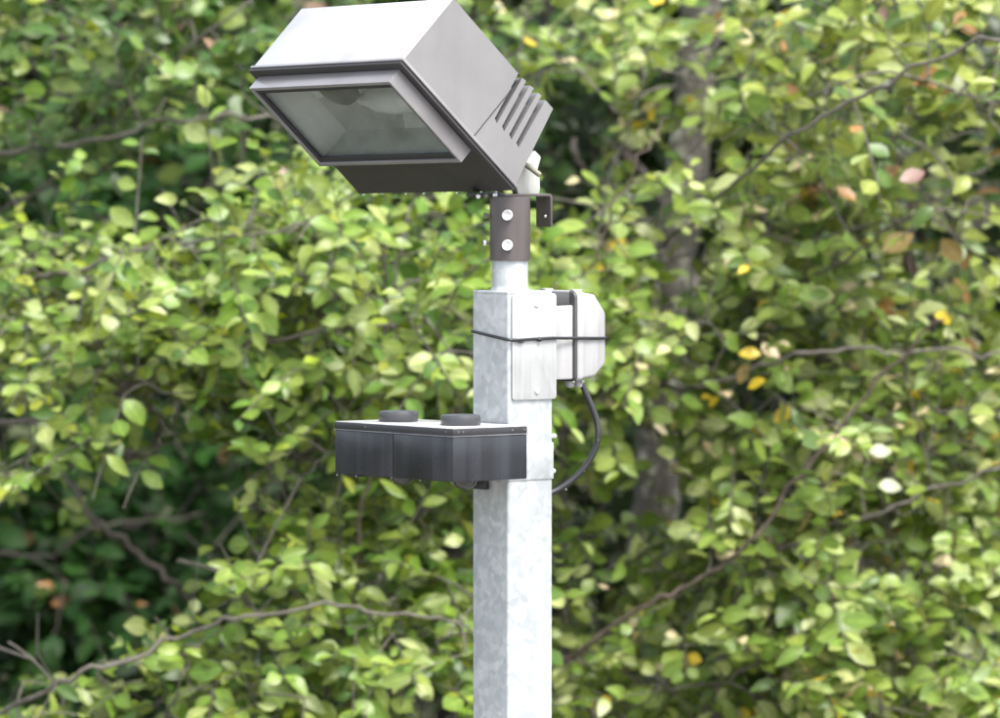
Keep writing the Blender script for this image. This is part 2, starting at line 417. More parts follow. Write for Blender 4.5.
box('top_light_sheet', (0.0045, 0.0028, 0.0135), (LU-0.0045, 0.0046, LW-0.0012), LF, 'lamp_top_lit', housing, 0.0006)  # thin sheet added to carry the painted top light
box('fin_backing', (0.020, pxv(107), pxw(40)), (LU-0.013, pxv(158), pxw(72)), LF, 'lamp_paint', housing, 0.001)
# seam strip on the side between gear compartment and lamp compartment
box('seam', (0.0028, pxv(112), 0.014), (0.0042, pxv(112.7), LW*0.97), LF, 'lamp_shade_seam', housing, 0)
def frame_ring(name, u0, u1, v0, v1, w0, w1, tu, tv, mat, parent, bev=0.001):
    """rectangular frame as one closed mesh"""
    bm = bmesh.new(); V = []
    for wv in (w0, w1):
        V.append([bm.verts.new(frame_pts(LF, [(u, v, wv)])[0]) for u, v in ((u0, v0), (u1, v0), (u1, v1), (u0, v1))])
        V.append([bm.verts.new(frame_pts(LF, [(u, v, wv)])[0]) for u, v in ((u0+tu, v0+tv), (u1-tu, v0+tv), (u1-tu, v1-tv), (u0+tu, v1-tv))])
    o0, i0, o1, i1 = V
    for k in range(4):
        j = (k+1) % 4
        bm.faces.new([o0[k], o0[j], i0[j], i0[k]]); bm.faces.new([o1[k], o1[j], i1[j], i1[k]])
        bm.faces.new([o0[k], o0[j], o1[j], o1[k]]); bm.faces.new([i0[k], i0[j], i1[j], i1[k]])
    bmesh.ops.recalc_face_normals(bm, faces=bm.faces[:]); bevel(bm, bev, 2)
    return obj_bm(name, bm, mat, parent, True, 40)
# rim flange at the front of the housing, dark gasket gap, door (with opening), glass frame
frame_ring('rim', 0.0, LU, 0.0, LV, 0.007, 0.0125, 0.012, 0.012, 'lamp_frame', lamp)
frame_ring('gasket', 0.003, LU-0.003, 0.003, LV-0.003, 0.0035, 0.0069, 0.02, 0.02, 'gasket', lamp, 0.0005)
gu0, gu1, gv0, gv1 = 0.020, LU-0.020, pxv(9), pxv(124)
def lamp_door():
    bm = bmesh.new(); V = []
    for wv in (0.0, 0.0034):
        V.append([bm.verts.new(frame_pts(LF, [(u, v, wv)])[0]) for u, v in ((0.001, 0.001), (LU-0.001, 0.001), (LU-0.001, LV-0.001), (0.001, LV-0.001))])
        V.append([bm.verts.new(frame_pts(LF, [(u, v, wv)])[0]) for u, v in ((gu0+.006, gv0+.006), (gu1-.006, gv0+.006), (gu1-.006, gv1-.006), (gu0+.006, gv1-.006))])
    o0, i0, o1, i1 = V
    for k in range(4):
        j = (k+1) % 4
        bm.faces.new([o0[k], o0[j], i0[j], i0[k]]); bm.faces.new([o1[k], o1[j], i1[j], i1[k]])
        bm.faces.new([o0[k], o0[j], o1[j], o1[k]]); bm.faces.new([i0[k], i0[j], i1[j], i1[k]])
    bmesh.ops.recalc_face_normals(bm, faces=bm.faces[:]); bevel(bm, 0.0008, 2)
    return obj_bm('door', bm, 'lamp_shade_seam', lamp, True, 40)
door = lamp_door()
frame_ring('glass_frame', gu0, gu1, gv0, gv1, -0.030, -0.0002, 0.007, 0.007, 'lamp_frame', door)
bm = bmesh.new(); add_box(bm, (gu0+.0072, gv0+.0072, -0.021), (gu1-.0072, gv1-.0072, -0.017), LF)
obj_bm('glass', bm, 'glass', door)
frame_ring('glass_seal', gu0+.0073, gu1-.0073, gv0+.0073, gv1-.0073, -0.0262, -0.0212, 0.010, 0.010, 'gasket', door, 0.0005)
def reflector():
    ref = None
    ou0, ou1, ov0, ov1 = gu0+.0075, gu1-.0075, gv0+.0075, gv1-.0075
    iu0, iu1, iv0, iv1 = ou0+.10, ou1-.10, ov0+.05, ov1-.05; wb = 0.062
    O = [(ou0, ov0, -.0165), (ou1, ov0, -.0165), (ou1, ov1, -.0165), (ou0, ov1, -.0165)]
    Mi = [(ou0+.03, ov0+.012, 0.04), (ou1-.03, ov0+.012, 0.04), (ou1-.03, ov1-.012, 0.04), (ou0+.03, ov1-.012, 0.04)]
    I = [(iu0, iv0, wb), (iu1, iv0, wb), (iu1, iv1, wb), (iu0, iv1, wb)]
    def quad(nm, pts, mat):
        nonlocal ref
        bm = bmesh.new(); a = [bm.verts.new(p) for p in frame_pts(LF, pts)]; f = bm.faces.new(a)
        bmesh.ops.solidify(bm, geom=[f], thickness=0.0008)
        o = obj_bm(nm, bm, mat, ref if ref else lamp)
        return o
    ref = quad('reflector', I, 'reflector')
    for k in range(4):
        j = (k+1) % 4
        quad('reflector_panel', [O[k], O[j], Mi[j], Mi[k]], 'reflector' if k in (0, 1) else 'reflector_dull')
        # split the slope in two facets
        m0 = tuple((np.array(Mi[k])+np.array(Mi[j]))/2); m1 = tuple((np.array(I[k])+np.array(I[j]))/2)
        quad('reflector_panel', [Mi[k], m0, m1, I[k]], 'reflector' if k % 2 else 'reflector_dull')
        quad('reflector_panel', [m0, Mi[j], I[j], m1], 'reflector_dull' if k % 2 else 'reflector')
    # bulb and its dark end shield
    c = LA + LR@np.array([LU*0.42, (gv0+gv1)/2+0.01, 0.045])
    d = LR[:, 0]
    lathe('bulb', c, d, [(0.0, -0.09), (0.016, -0.082), (0.027, -0.05), (0.030, 0.0), (0.025, 0.05), (0.014, 0.085), (0.012, 0.10)], 'bulb', ref, 24)
    c2 = LA + LR@np.array([LU*0.66, gv0+0.060, 0.024])
    lathe('shield', c2, LR[:, 2], [(0.0, -0.014), (0.030, -0.011), (0.042, -0.002), (0.046, 0.010), (0.046, 0.016)], 'gasket', ref, 28)
reflector()
# hinge side hardware under the lamp, sleeve, bracket
sleeve = lathe('sleeve', SP, Z_, [(0.0318, 4.0532), (0.0350, 4.0532), (0.0352, 4.055), (0.0352, 4.161), (0.0345, 4.1635), (0.0, 4.1635)], 'sleeve', lamp, 40)
for py in (215, 245):
    p = np.array([(507.5-512.5)/576, -0.0343, zpy(py)])
    lathe('bolt', p, (-0.08, -1, 0), [(0.0062, 0), (0.0062, 0.0025), (0.0098, 0.0026), (0.0098, 0.007), (0.0085, 0.0092), (0.006, 0.0086), (0.005, 0.0078), (0.0, 0.0078)], 'zinc_bolt', sleeve, 18)
for py, L in ((215.5, 0.012), (243, 0.014)):
    p = np.array([SP[0]-0.034, -0.004, zpy(py)])
    b = lathe('clamp_screw', p, (-1, -0.15, 0), [(0.0025, 0), (0.0025, L)], 'rust_nut', sleeve, 8)
    lathe('nut', p+np.array([-L*0.55, -0.001, 0]), (-1, -0.15, 0), [(0.0055, 0), (0.0055, 0.0045), (0.003, 0.005)], 'rust_nut' if L < .013 else 'zinc_bolt', b, 6)
# inverted L bracket on the sleeve (runs along R)
def lbracket():
    t = 0.0045; z1 = zpy(194.2); r1 = 0.075; zl = zpy(227.5)
    pts = [(-0.03, z1), (r1-.006, z1), (r1-.0018, z1-.0018), (r1, z1-.006), (r1, zl), (r1-t, zl), (r1-t, z1-.0075), (r1-t-.003, z1-t), (-0.03, z1-t)]
    return prism('bracket', pts, -0.022, 0.018, PF, 'sleeve', lamp, axis=1, bev=0.0006)
br = lbracket()
lathe('rivet', pf(0.0704, 0.004, zpy(217)), -R_, [(0.003, 0), (0.0025, 0.0015), (0, 0.002)], 'zinc_bolt', br, 10)
# cast knuckle between bracket and housing
kf = (P(527, 195.2, 0.030), np.array([0.94, 0.34, 0]), np.array([0.34, -0.94, 0]), Z_)
kn = prism('knuckle', [(-0.022, 0.0), (0.018, 0.0), (0.020, 0.012), (0.019, 0.030), (0.014, 0.040), (0.022, 0.066), (0.010, 0.078), (-0.004, 0.070), (-0.020, 0.052), (-0.030, 0.030)], -0.014, 0.014, kf, 'casting', lamp, axis=1, bev=0.003, seg=3)
a, b = P(521, 161, 0.008), P(540.5, 175.5, -0.008)
lathe('pivot_bolt', a, b-a, [(0.0048, 0), (0.0048, float(np.linalg.norm(b-a))-.002), (0.003, float(np.linalg.norm(b-a)))], 'rod', kn, 14)
lathe('washer', P(528.5, 160.5, 0.012), (0.2, -0.95, 0.2), [(0.0055, 0), (0.0055, 0.002), (0.0025, 0.0022), (0.0, 0.0012)], 'zinc_bolt', kn, 12)
# clamp bar and odd hardware just under the housing, left of the sleeve
bar = box('clamp_bar', (-0.075, -0.010, zpy(197.2)), (-0.015, 0.012, zpy(193.2)), (np.array([SP[0], 0.0, 0]), np.array([0.97, -0.24, 0]), np.array([0.24, 0.97, 0]), Z_), 'gasket', lamp, 0.0008)
for px, py, r in ((478, 196.5, 0.0042), (486, 196.0, 0.0036), (495, 195.5, 0.0045)):
    lathe('bolt', P(px, py, -0.012), (0.1, -1, 0), [(r, 0), (r, 0.005), (r*0.6, 0.006)], 'zinc_bolt' if px != 486 else 'rust_nut', bar, 6)

# ------------------------------------------------------------------ black detector box on the front left face
sb = thing('detector_box', 'flat black plastic box with two round caps on the left of the post', 'box', pf(-0.05, 0, 3.66))
r0, r1, f0, f1, zb, zt = -0.2225, -0.060, -0.218, 0.115, 3.680, 3.771
zs = zt - 0.0135
fm = -0.0525
# body in two shells meeting at a middle joint
box('body', (r0, fm+0.0006, zb), (r1, f1, zs-0.0006), PF, 'black_plastic', sb, 0.002)
box('body', (r0+0.0004, f0, zb+0.0004), (r1, fm-0.0006, zs-0.0006), PF, 'black_plastic', sb, 0.002)
box('joint_core', (r0+0.003, f0+0.003, zb+0.003), (r1-0.003, f1-0.003, zt-0.003), PF, 'rubber', sb, 0)
lid = box('lid', (r0-0.0004, f0-0.0004, zs+0.0004), (r1+0.0004, f1+0.0004, zt), PF, 'black_lid', sb, 0.002)
box('lid_lip', (r0-0.0014, f0-0.0014, zs-0.0007), (r1+0.0014, f1+0.0014, zs+0.0009), PF, 'edge_highlight', lid, 0.0006)
box('lid_sheen_sheet', (r0+0.001, f0+0.001, zt-0.0005), (r1-0.001, f1-0.001, zt+0.0008), PF, 'sky_sheen', lid, 0.0004)  # thin sheet added to hold the painted sky sheen
for f in (0.096, -0.13):
    lathe('screw', pf(r0-0.0005, f, zt-0.006), -R_, [(0.0016, 0), (0.001, 0.0006), (0, 0.0007)], 'rust_nut', lid, 8)
for r in (r0+0.012, r0+0.022, r0+0.13, r1-0.006):
    lathe('screw', pf(r, f1+0.0005, zt-0.006), F_, [(0.0016, 0), (0.001, 0.0006), (0, 0.0007)], 'rust_nut', lid, 8)
for f in (-0.143, 0.032):
    lathe('cap', pf(-0.14, f, zt+0.0009), Z_, [(0.0335, 0.0), (0.0345, 0.0015), (0.0345, 0.0150), (0.0335, 0.0175), (0.029, 0.0182), (0.027, 0.0174), (0.0, 0.0176)], 'cap_black', sb, 40)
for f in (-0.132, 0.043):
    c = pf(-0.14, f, zb+0.004)
    d = lathe('lens', c, -Z_, [(0.0225, 0.0), (0.0222, 0.006), (0.0195, 0.0145), (0.0135, 0.0200), (0.006, 0.0225), (0.0, 0.0230)], 'dome', sb, 32)
    lathe('lens_ring', c, -Z_, [(0.0252, 0.0), (0.0252, 0.0060), (0.0240, 0.0072), (0.0227, 0.0068), (0.0227, 0.0)], 'edge_highlight', d, 32)  # lighter ring paints the highlight round the dome
box('foot', (r0+0.004, f0+0.03, zb-0.0035), (r0+0.03, f0+0.06, zb-0.0002), PF, 'rubber', sb, 0.001)
bk = box('bracket', (-0.115, -0.045, zb-0.006), (-0.0515, -0.002, zb-0.0003), PF, 'rubber', sb, 0.001)
box('bracket_plate', (-0.0600, -0.045, zb-0.024), (-0.0506, -0.002, zb-0.0062), PF, 'rubber', bk, 0.001)
cl = box('clamp_plate', (-0.050, 0.0503, zpy(479)), (0.0500, 0.0522, zpy(442.5)), PF, 'galv', sb, 0.001)
for py, L in ((437.5, 0.026), (472.5, 0.024)):
    s = lathe('stud', pf(0.0503, 0.024, zpy(py)), R_, [(0.0050, 0), (0.0050, L-.002), (0.0042, L)], 'zinc_bolt', sb, 12)
    lathe('nut', pf(0.0504, 0.024, zpy(py)), R_, [(0.0085, 0), (0.0085, 0.007), (0.006, 0.0078)], 'zinc_bolt', s, 6)

# ------------------------------------------------------------------ junction box on the rear right face
jb = thing('junction_box', 'small white plastic junction box on the right of the post top', 'box', pf(0.05, 0, 3.842))
box('bracket', (0.0503, -0.045, zpy(305)), (0.092, 0.044, zpy(292.5)), PF, 'box_grey', jb, 0.001)
box('base', (0.0503, -0.055, zpy(380.5)), (0.1003, 0.0445, zpy(306)), PF, 'box_white', jb, 0.003, 3)
prism('gasket', rounded_rect(-0.058, 0.0485, zpy(382.6), zpy(293.0), 0.010), 0.1005, 0.1065, (np.zeros(3), R_, F_, Z_), 'box_grey', jb, axis=0, bev=0.001)
jl = prism('lid', rounded_rect(-0.057, 0.047, zpy(382.4), zpy(291.8), 0.008), 0.1067, 0.122, PF, 'box_white', jb, axis=0, bev=0.003, seg=3)
def lid_dome():
    bm = bmesh.new(); A = rounded_rect(-0.056, 0.046, zpy(381.5), zpy(293.0), 0.008); B = rounded_rect(-0.040, 0.0225, zpy(369), zpy(312), 0.010); rings = []
    for r, pl in ((0.1205, A), (0.150, [(a*0.96, zpy(341)+(z-zpy(341))*0.94) for a, z in A]), (0.190, B)):
        rings.append([bm.verts.new(tuple(pf(r, f, z))) for f, z in pl])
    n = len(A); bm.faces.new(rings[0]); bm.faces.new(rings[-1])
    for q0, q1 in zip(rings[:-1], rings[1:]):
        for k in range(n): bm.faces.new([q0[k], q0[(k+1) % n], q1[(k+1) % n], q1[k]])
    bmesh.ops.recalc_face_normals(bm, faces=bm.faces[:])
    return obj_bm('lid_dome', bm, 'box_white', jl, True, 30)
lid_dome()
for f in (0.035, -0.045):
    box('latch', (0.104, f-0.006, zpy(293.0)), (0.124, f+0.006, zpy(290.3)), PF, 'box_white', jl, 0.001)
gl = lathe('cable_gland', pf(0.1255, 0.03, zpy(381.8)), -Z_, [(0.0095, 0), (0.0095, 0.004), (0.0075, 0.0042), (0.0075, 0.010), (0.006, 0.0125)], 'box_white', jb, 14)
lathe('plug', pf(0.113, 0.02, zpy(382.2)), -Z_, [(0.009, 0), (0.009, 0.008), (0.006, 0.012)], 'casting', jb, 10)
# ------------------------------------------------------------------ cable and wire
cp = [(582, 384, .055), (584.5, 390, .055), (591, 405, .055), (596.5, 420, .055), (598, 434, .052), (595.5, 448, .052), (587, 464, .050), (573, 479, .045), (558, 489.5, .038), (545, 495, .030), (536, 497, .026)]
cable = tube('power_cable', smooth_path([P(*q) for q in cp], 6), 0.0053, 'rubber', None, 12)
tag(cable, 'black cable looping from the white junction box back into the post', 'cable')
z0 = zpy(338.7)
wp = [pf(-0.0505, -0.0495, zpy(331.5)), pf(-0.0522, 0.0, zpy(335)), pf(-0.0525, 0.049, zpy(338.3)), pf(-0.0495, 0.0545, zpy(338.8)), pf(-0.040, 0.0566, zpy(339.2)), pf(0.0, 0.0572, zpy(338.4)), pf(0.045, 0.0572, zpy(338)), pf(0.0545, 0.0566, zpy(338.2)),
      pf(0.075, 0.0530, zpy(338.6)), pf(0.108, 0.0502, zpy(339)), pf(0.130, 0.049, zpy(339.4)), pf(0.150, 0.0468, zpy(339.7)), pf(0.170, 0.0362, zpy(340)), pf(0.1905, 0.0245, zpy(340.3)), pf(0.1925, 0.015, zpy(340.2)), pf(0.1925, -0.038, zpy(339)), pf(0.150, -0.0575, zpy(338)), pf(0.10, -0.0605, zpy(336)), pf(0.05, -0.056, zpy(334)), pf(0.0, -0.0523, zpy(332.5)), pf(-0.046, -0.0515, zpy(331.5))]
wire = thing('tie_wire', 'thin black wire tied round the post top and the white junction box', 'wire', pf(-0.05, 0.05, z0))
tube('loop', wp, 0.0027, 'rubber', wire, 8, True)
for r, rr in ((-0.041, 0.0035), (0.014, 0.0046)):
    lathe('knot', pf(r-0.006, 0.0575, z0-0.0003), R_, [(0, 0), (rr*0.7, 0.002), (rr, 0.006), (rr*0.7, 0.010), (0, 0.013)], 'rubber', wire, 10)
tube('tail', [pf(-0.038, 0.058, z0-0.001), pf(-0.030, 0.0585, z0-0.005), pf(-0.022, 0.058, z0-0.0045)], 0.0012, 'rubber', wire, 6)

# rain drops that hang from edges
def drop(p, r, parent):
    lathe('water_drop', p, -Z_, [(0, -r*0.9), (r*0.55, -r*0.5), (r, 0.2*r), (r*0.8, 0.9*r), (0.35*r, 1.25*r), (0, 1.35*r)], 'water', parent, 10)
for u in (0.06, 0.11, 0.19, 0.23, 0.30, 0.36, 0.44, 0.505):
    drop(LA + LR@np.array([u, LV, 0.002]) - Z_*0.001, random.uniform(.0018, .003), lamp)
for f in (-0.215, -0.16, -0.06, 0.02, 0.108): drop(pf(r0+0.003, f, zb-0.0012), random.uniform(.0014, .0022), sb)
for r, f in ((0.10, 0.046), (0.113, 0.02), (0.122, 0.04)): drop(pf(r, f, zpy(383 if f > 0.03 else 389)), random.uniform(.0018, .0026), jb)
for px, py in ((598, 438), (584, 469), (566, 487)): drop(P(px, py, .045)-Z_*0.0035, 0.0016, cable)

# ================================================================== vegetation
# leaf templates: unit length along +Y, blade normal +Z
def leaf_template(ws, droop, fold, twist, simple=False):
    ts = [0, .13, .36, .62, .85, 1.0] if not simple else [0, .3, .7, 1.0]
    hw = np.interp(ts, [0, .13, .36, .62, .85, 1.0], [0.0, 0.15, 0.29, 0.31, 0.18, 0.0])*ws
    V = []; Fc = []; mid = []; lf = []; rt = []
    for t, h in zip(ts, hw):
        z = -droop*t*t; mid.append(len(V)); V.append((0, t, z))
        if h > 0:
            tw = twist*(t-0.5)
            lf.append(len(V)); V.append((-h, t, z+fold*h+tw*h)); rt.append(len(V)); V.append((h, t, z+fold*h-tw*h))
    n = len(lf)
    Fc.append((mid[0], mid[1], lf[0])); Fc.append((mid[0], rt[0], mid[1]))
    for i in range(n-1):
        Fc.append((mid[i+1], mid[i+2], lf[i+1])); Fc.append((mid[i+1], lf[i+1], lf[i]))
        Fc.append((mid[i+1], rt[i], rt[i+1])); Fc.append((mid[i+1], rt[i+1], mid[i+2]))
    Fc.append((mid[n], mid[n+1], lf[n-1])); Fc.append((mid[n], rt[n-1], mid[n+1]))
    LEAF_RIB[len(V)] = np.array([1.0 if i in mid else 0.0 for i in range(len(V))])
    return np.array(V, float), np.array(Fc, int)
LEAF_RIB = {}
TPL = [leaf_template(1.0, .18, .25, .2), leaf_template(1.18, .30, .10, -.5), leaf_template(0.74, .12, .55, .3), leaf_template(1.05, -.10, .2, -.3), leaf_template(0.88, .50, .35, .7)]
TPL_S = [leaf_template(1.1, .2, .25, .2, True), leaf_template(1.0, .1, .1, -.3, True), leaf_template(1.2, .3, .3, .2, True), leaf_template(1.1, 0, .2, 0, True), leaf_template(.9, .35, .2, .3, True)]
PAL = {
 'willow': [((.112, .195, .030), 5), ((.165, .25, .042), 6), ((.205, .285, .065), 5), ((.29, .36, .15), 3.5), ((.25, .30, .03), 2.0), ((.06, .13, .022), 4), ((.40, .34, .03), .3), ((.22, .13, .06), .2), ((.36, .28, .20), .12)],
 'olive':  [((.115, .185, .036), 5), ((.165, .235, .055), 6), ((.215, .28, .09), 5), ((.31, .36, .19), 3), ((.27, .30, .03), 2.0), ((.065, .12, .025), 4), ((.52, .40, .03), .35), ((.22, .13, .06), .22), ((.45, .40, .32), .25)],
 'autumn': [((.135, .19, .035), 6), ((.18, .225, .05), 6), ((.20, .17, .05), 1.2), ((.26, .13, .06), .5), ((.40, .28, .22), .5), ((.07, .13, .03), 6), ((.24, .30, .13), 3.5), ((.42, .32, .04), .5)],
 'dull':   [((.085, .155, .03), 6), ((.115, .195, .035), 5), ((.05, .11, .022), 6), ((.17, .235, .06), 3), ((.24, .28, .04), 1.2), ((.30, .35, .18), 1.0), ((.33, .27, .03), .3), ((.30, .20, .16), .15)],
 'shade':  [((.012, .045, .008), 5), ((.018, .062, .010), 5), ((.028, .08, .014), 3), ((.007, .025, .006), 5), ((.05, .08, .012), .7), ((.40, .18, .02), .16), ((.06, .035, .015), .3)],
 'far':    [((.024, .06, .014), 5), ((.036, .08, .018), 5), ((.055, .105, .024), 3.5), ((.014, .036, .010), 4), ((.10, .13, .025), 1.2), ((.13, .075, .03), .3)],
}
NV = 14     # colour variants per palette
PALC = {}
for k, lst in PAL.items():
    wts = np.array([x[1] for x in lst]); wts = wts/wts.sum(); cs = []
    for i in range(NV*3):
        c = np.array(lst[int(rng.choice(len(lst), p=wts))][0])
        cs.append(np.clip(c*rng.uniform(.82, 1.18)*rng.uniform(.94, 1.06, 3), 0, .8))
    PALC[k] = np.array(cs)*(np.array([1.36, 1.28, 1.12]) if k in ('olive', 'autumn') else np.array([1.05, 1.02, .92]) if k in ('willow', 'olive', 'autumn', 'dull') else np.array([1.05, 1.0, .9]))
ACCENT = [(.50, .37, .02), (.33, .36, .24), (.33, .20, .18), (.34, .14, .025), (.40, .39, .13), (.26, .19, .07)]
PALC['accent'] = np.array(ACCENT)
for k in ('willow', 'olive', 'autumn', 'dull'):
    PALC[k] = PALC[k]*np.array([.94, .97, .86]) + .02*(PALC[k]@np.array([.3, .6, .1]))[:, None]
LEAF_MESH = {}
def leaf_mesh(pal, ci, ti, mat):
    key = (pal, ci, ti)
    if key not in LEAF_MESH:
        V, Fc = TPL[ti]; me = bpy.data.meshes.new('leaf'); me.from_pydata(V.tolist(), [], Fc.tolist())
        at = me.color_attributes.new('leaf_col', 'FLOAT_COLOR', 'POINT')
        cc = np.tile(np.append(PALC[pal][ci], 1.0), (len(V), 1)); cc[:, 3] = LEAF_RIB[len(V)]; at.data.foreach_set('color', cc.astype(np.float32).ravel())
        me.polygons.foreach_set('use_smooth', np.ones(len(Fc), bool)); me.materials.append(M[mat]); LEAF_MESH[key] = me
    return LEAF_MESH[key]
def mesh_np(name, V, Fc, mat, parent, col=None, smooth=True):
    me = bpy.data.meshes.new(name); nv, nf, k = len(V), len(Fc), Fc.shape[1]
    me.vertices.add(nv); me.vertices.foreach_set('co', (V - root_loc(parent)).astype(np.float32).ravel())
    me.loops.add(nf*k); me.loops.foreach_set('vertex_index', Fc.astype(np.int32).ravel())
    me.polygons.add(nf); me.polygons.foreach_set('loop_start', (np.arange(nf)*k).astype(np.int32))
    if smooth: me.polygons.foreach_set('use_smooth', np.ones(nf, bool))
    me.update(calc_edges=True); me.validate()
    if col is not None:
        at = me.color_attributes.new('leaf_col', 'FLOAT_COLOR', 'POINT'); at.data.foreach_set('color', col.astype(np.float32).ravel())
    me.materials.append(M[mat]); return link(bpy.data.objects.new(name, me), parent)
def unit(v): return v/(np.linalg.norm(v, axis=-1, keepdims=True)+1e-9)

PLANTS = []
# openings in the front shrubs: (px, py, rx, ry, share of leaves that is missing)
OPEN = [(100, 548, 112, 84, .95), (205, 500, 60, 62, .85), (120, 190, 130, 40, .65), (650, 480, 40, 80, .55), (692, 50, 30, 110, .2), (682, 250, 30, 60, .6), (585, 150, 40, 60, .5), (590, 250, 30, 40, .5),
        (15, 600, 40, 40, .6), (560, 480, 25, 60, .6), (250, 640, 40, 26, .5), (310, 490, 34, 26, .6), (870, 440, 30, 26, .5), (770, 480, 30, 30, .5), (960, 180, 40, 40, .5), (420, 690, 30, 30, .5), (180, 420, 50, 24, .5), (760, 400, 34, 24, .8), (690, 640, 40, 24, .7), (880, 560, 30, 18, .5), (620, 560, 34, 40, .7), (380, 590, 26, 22, .6), (330, 300, 30, 18, .6), (90, 330, 34, 16, .6), (230, 400, 36, 18, .7), (430, 460, 30, 30, .6), (960, 640, 26, 26, .6), (720, 160, 30, 24, .6)]
def open_prob(px, py):
    pr = np.zeros(len(px))
    for cx, cy, rx, ry, q in OPEN:
        e = ((px-cx)/rx)**2 + ((py-cy)/ry)**2
        pr = np.maximum(pr, q*np.clip((1.25-e)/0.5, 0, 1))
    return pr
def plant(name, label, cat, limbs, blobs, pal, leaf_len=(0.032, 0.072), trunk=None, bark='twig', leafmat='leaf', group=None,
          spray=(7, 11), twig_len=(0.14, 0.30), simple=False, attach=3, limb_fwd=0.0, dens=1.0, dshift=0.0, clump=5, up=0.55, toward=0.6, rand=0.45, pieces=300):
    """limbs: list of (points [(px,py,d)...], r0, r1[, part name]); blobs: (px,py,d, rx_px, ry_px, rd_m, n)"""
    base = np.asarray(limbs[0][0][0], float)
    base3 = P(*base) if trunk is None else np.asarray(trunk[0][0], float)
    root = thing(name, label, cat, (base3[0], base3[1], float(ground_h(base3[0], base3[1]))), group)
    nodes = []; nrad = []
    if trunk is not None:
        tp = smooth_path(trunk[0], 6); n = len(tp); rr = list(np.linspace(trunk[1], trunk[2], n))
        tp = [p + rng.normal(0, .004, 3) for p in tp]
        tube('trunk', tp, rr, bark, root, 14)
        for p in tp[n//3:]: nodes.append(p)
    for L in limbs:
        pts = smooth_path([P(q[0], q[1], q[2]-limb_fwd+dshift) for q in L[0]], 6); n = len(pts)
        kink = np.cumsum(rng.normal(0, .0055, (n, 3)), 0); kink -= np.linspace(0, 1, n)[:, None]*kink[-1]
        pts = [p + rng.normal(0, .003, 3) + q for p, q in zip(pts, kink)]
        tube(L[3] if len(L) > 3 else 'branch', pts, list(np.linspace(L[1]*.68, L[2]*.6, n)*rng.uniform(.88, 1.12, n)), bark if len(L) < 5 else L[4], root, 8)
        nodes += pts
    # stems from the ground that carry the limbs
    if trunk is None:
        for L in limbs[:attach]:
            p = P(L[0][0][0], L[0][0][1], L[0][0][2]-limb_fwd+dshift); g = root_loc(root) + np.array([rng.uniform(-.25, .25), rng.uniform(-.1, .3), -0.05])
            mid = (p+g)/2 + np.array([rng.uniform(-.12, .12), rng.uniform(0, .25), 0.1])
            st = smooth_path([g, mid, p], 8); tube('stem', st, list(np.linspace(L[1]*1.7, L[1], len(st))), bark, root, 8)
    # twig ends
    A = []
    for (px, py, d, rx, ry, rd, n) in blobs:
        n = int(n*dens); nc = max(1, n//clump)
        for q in rng.normal(0, 0.55, (nc, 3)):
            q = q if np.linalg.norm(q) < 1.15 else q/np.linalg.norm(q)*rng.uniform(.4, 1.1)
            c = P(px+q[0]*rx, py+q[1]*ry, d+q[2]*rd+dshift)
            A += list(c + rng.normal(0, 1, (clump, 3))*np.array([.085, .085, .055]))
    A = np.array(A)
    if limb_fwd > 0:
        qx, qy, qz = proj(A); A = A[rng.uniform(0, 1, len(A)) >= open_prob(qx, qy)*.9]
    nd = np.array(nodes); nb = len(nd)
    big = np.zeros((nb+len(A)*3+10, 3)); big[:nb] = nd; cnt = nb
    d0 = np.min(np.linalg.norm(A[:, None, :]-nd[None, ::3, :], axis=2), axis=1); order = np.argsort(d0)
    TV = []; TF = []; tv = 0; ends = []
    for i in order:
        a = A[i]; dd = np.linalg.norm(big[:cnt]-a, axis=1); j = int(np.argmin(dd + 0.35*np.maximum(0, big[:cnt, 2]-a[2]))); s = big[j]; L = np.linalg.norm(a-s)
        k = 4; t = np.linspace(0, 1, k)[:, None]; bow = np.array([0, 0, 0.10*L])+rng.normal(0, .05*L, 3)
        path = s + (a-s)*t + bow*4*t*(1-t)*0.5
        big[cnt:cnt+3] = path[1:]; cnt += 3
        r = np.linspace(min(.0045, .0022+.006*L), .0020, k)
        tv = tube_np(TV, TF, path, r, tv); ends.append((a, path[-1]-path[-2]))
    # leaf sprays
    LP = []; LD = []; LN = []; LL = []
    for a, dr in ends:
        out = unit(unit(dr)*0.6 + np.array([rng.normal(0, .5), -0.30+rng.normal(0, .4), 0.12+rng.normal(0, .45)]))
        spr = rng.uniform(.82, 1.15); n = int(rng.integers(spray[0], spray[1]+1)); L = rng.uniform(*twig_len)
        if limb_fwd > 0:
            qx, qy, qz = proj((a + out*L*.55)[None])
            if rng.uniform() < open_prob(qx, qy)[0]*.9: continue
        side = unit(np.cross(out, [0, 0, 1.0]) + 1e-3); sag = rng.uniform(-.10, .25)
        t = np.linspace(0, 1, 4)[:, None]; path = a + out*L*t - np.array([0, 0, 1.0])*sag*L*t*t
        tv = tube_np(TV, TF, path, np.linspace(.0020, .0011, 4), tv)
        for i in range(n):
            tt = (i+.6+rng.uniform(-.25, .25))/n; p = a + out*L*tt - np.array([0, 0, 1.0])*sag*L*tt*tt
            sg = 1 if i % 2 else -1
            ld = unit(out*rng.uniform(.45, .8) + side*sg*rng.uniform(.6, 1.0) + rng.normal(0, .2, 3) - np.array([0, 0, rng.uniform(0, .3)]))
            nn = np.array([rng.normal(0, rand), -toward+rng.normal(0, rand*.8), up+rng.normal(0, rand*.7)])
            LP.append(p+ld*.005); LD.append(ld); LN.append(nn); LL.append((leaf_len[0]+(leaf_len[1]-leaf_len[0])*rng.beta(2.2, 2.0))*(0.7 if tt > .85 else 1.0)*spr)
    LP, LD, LN, LL = map(np.array, (LP, LD, LN, LL))
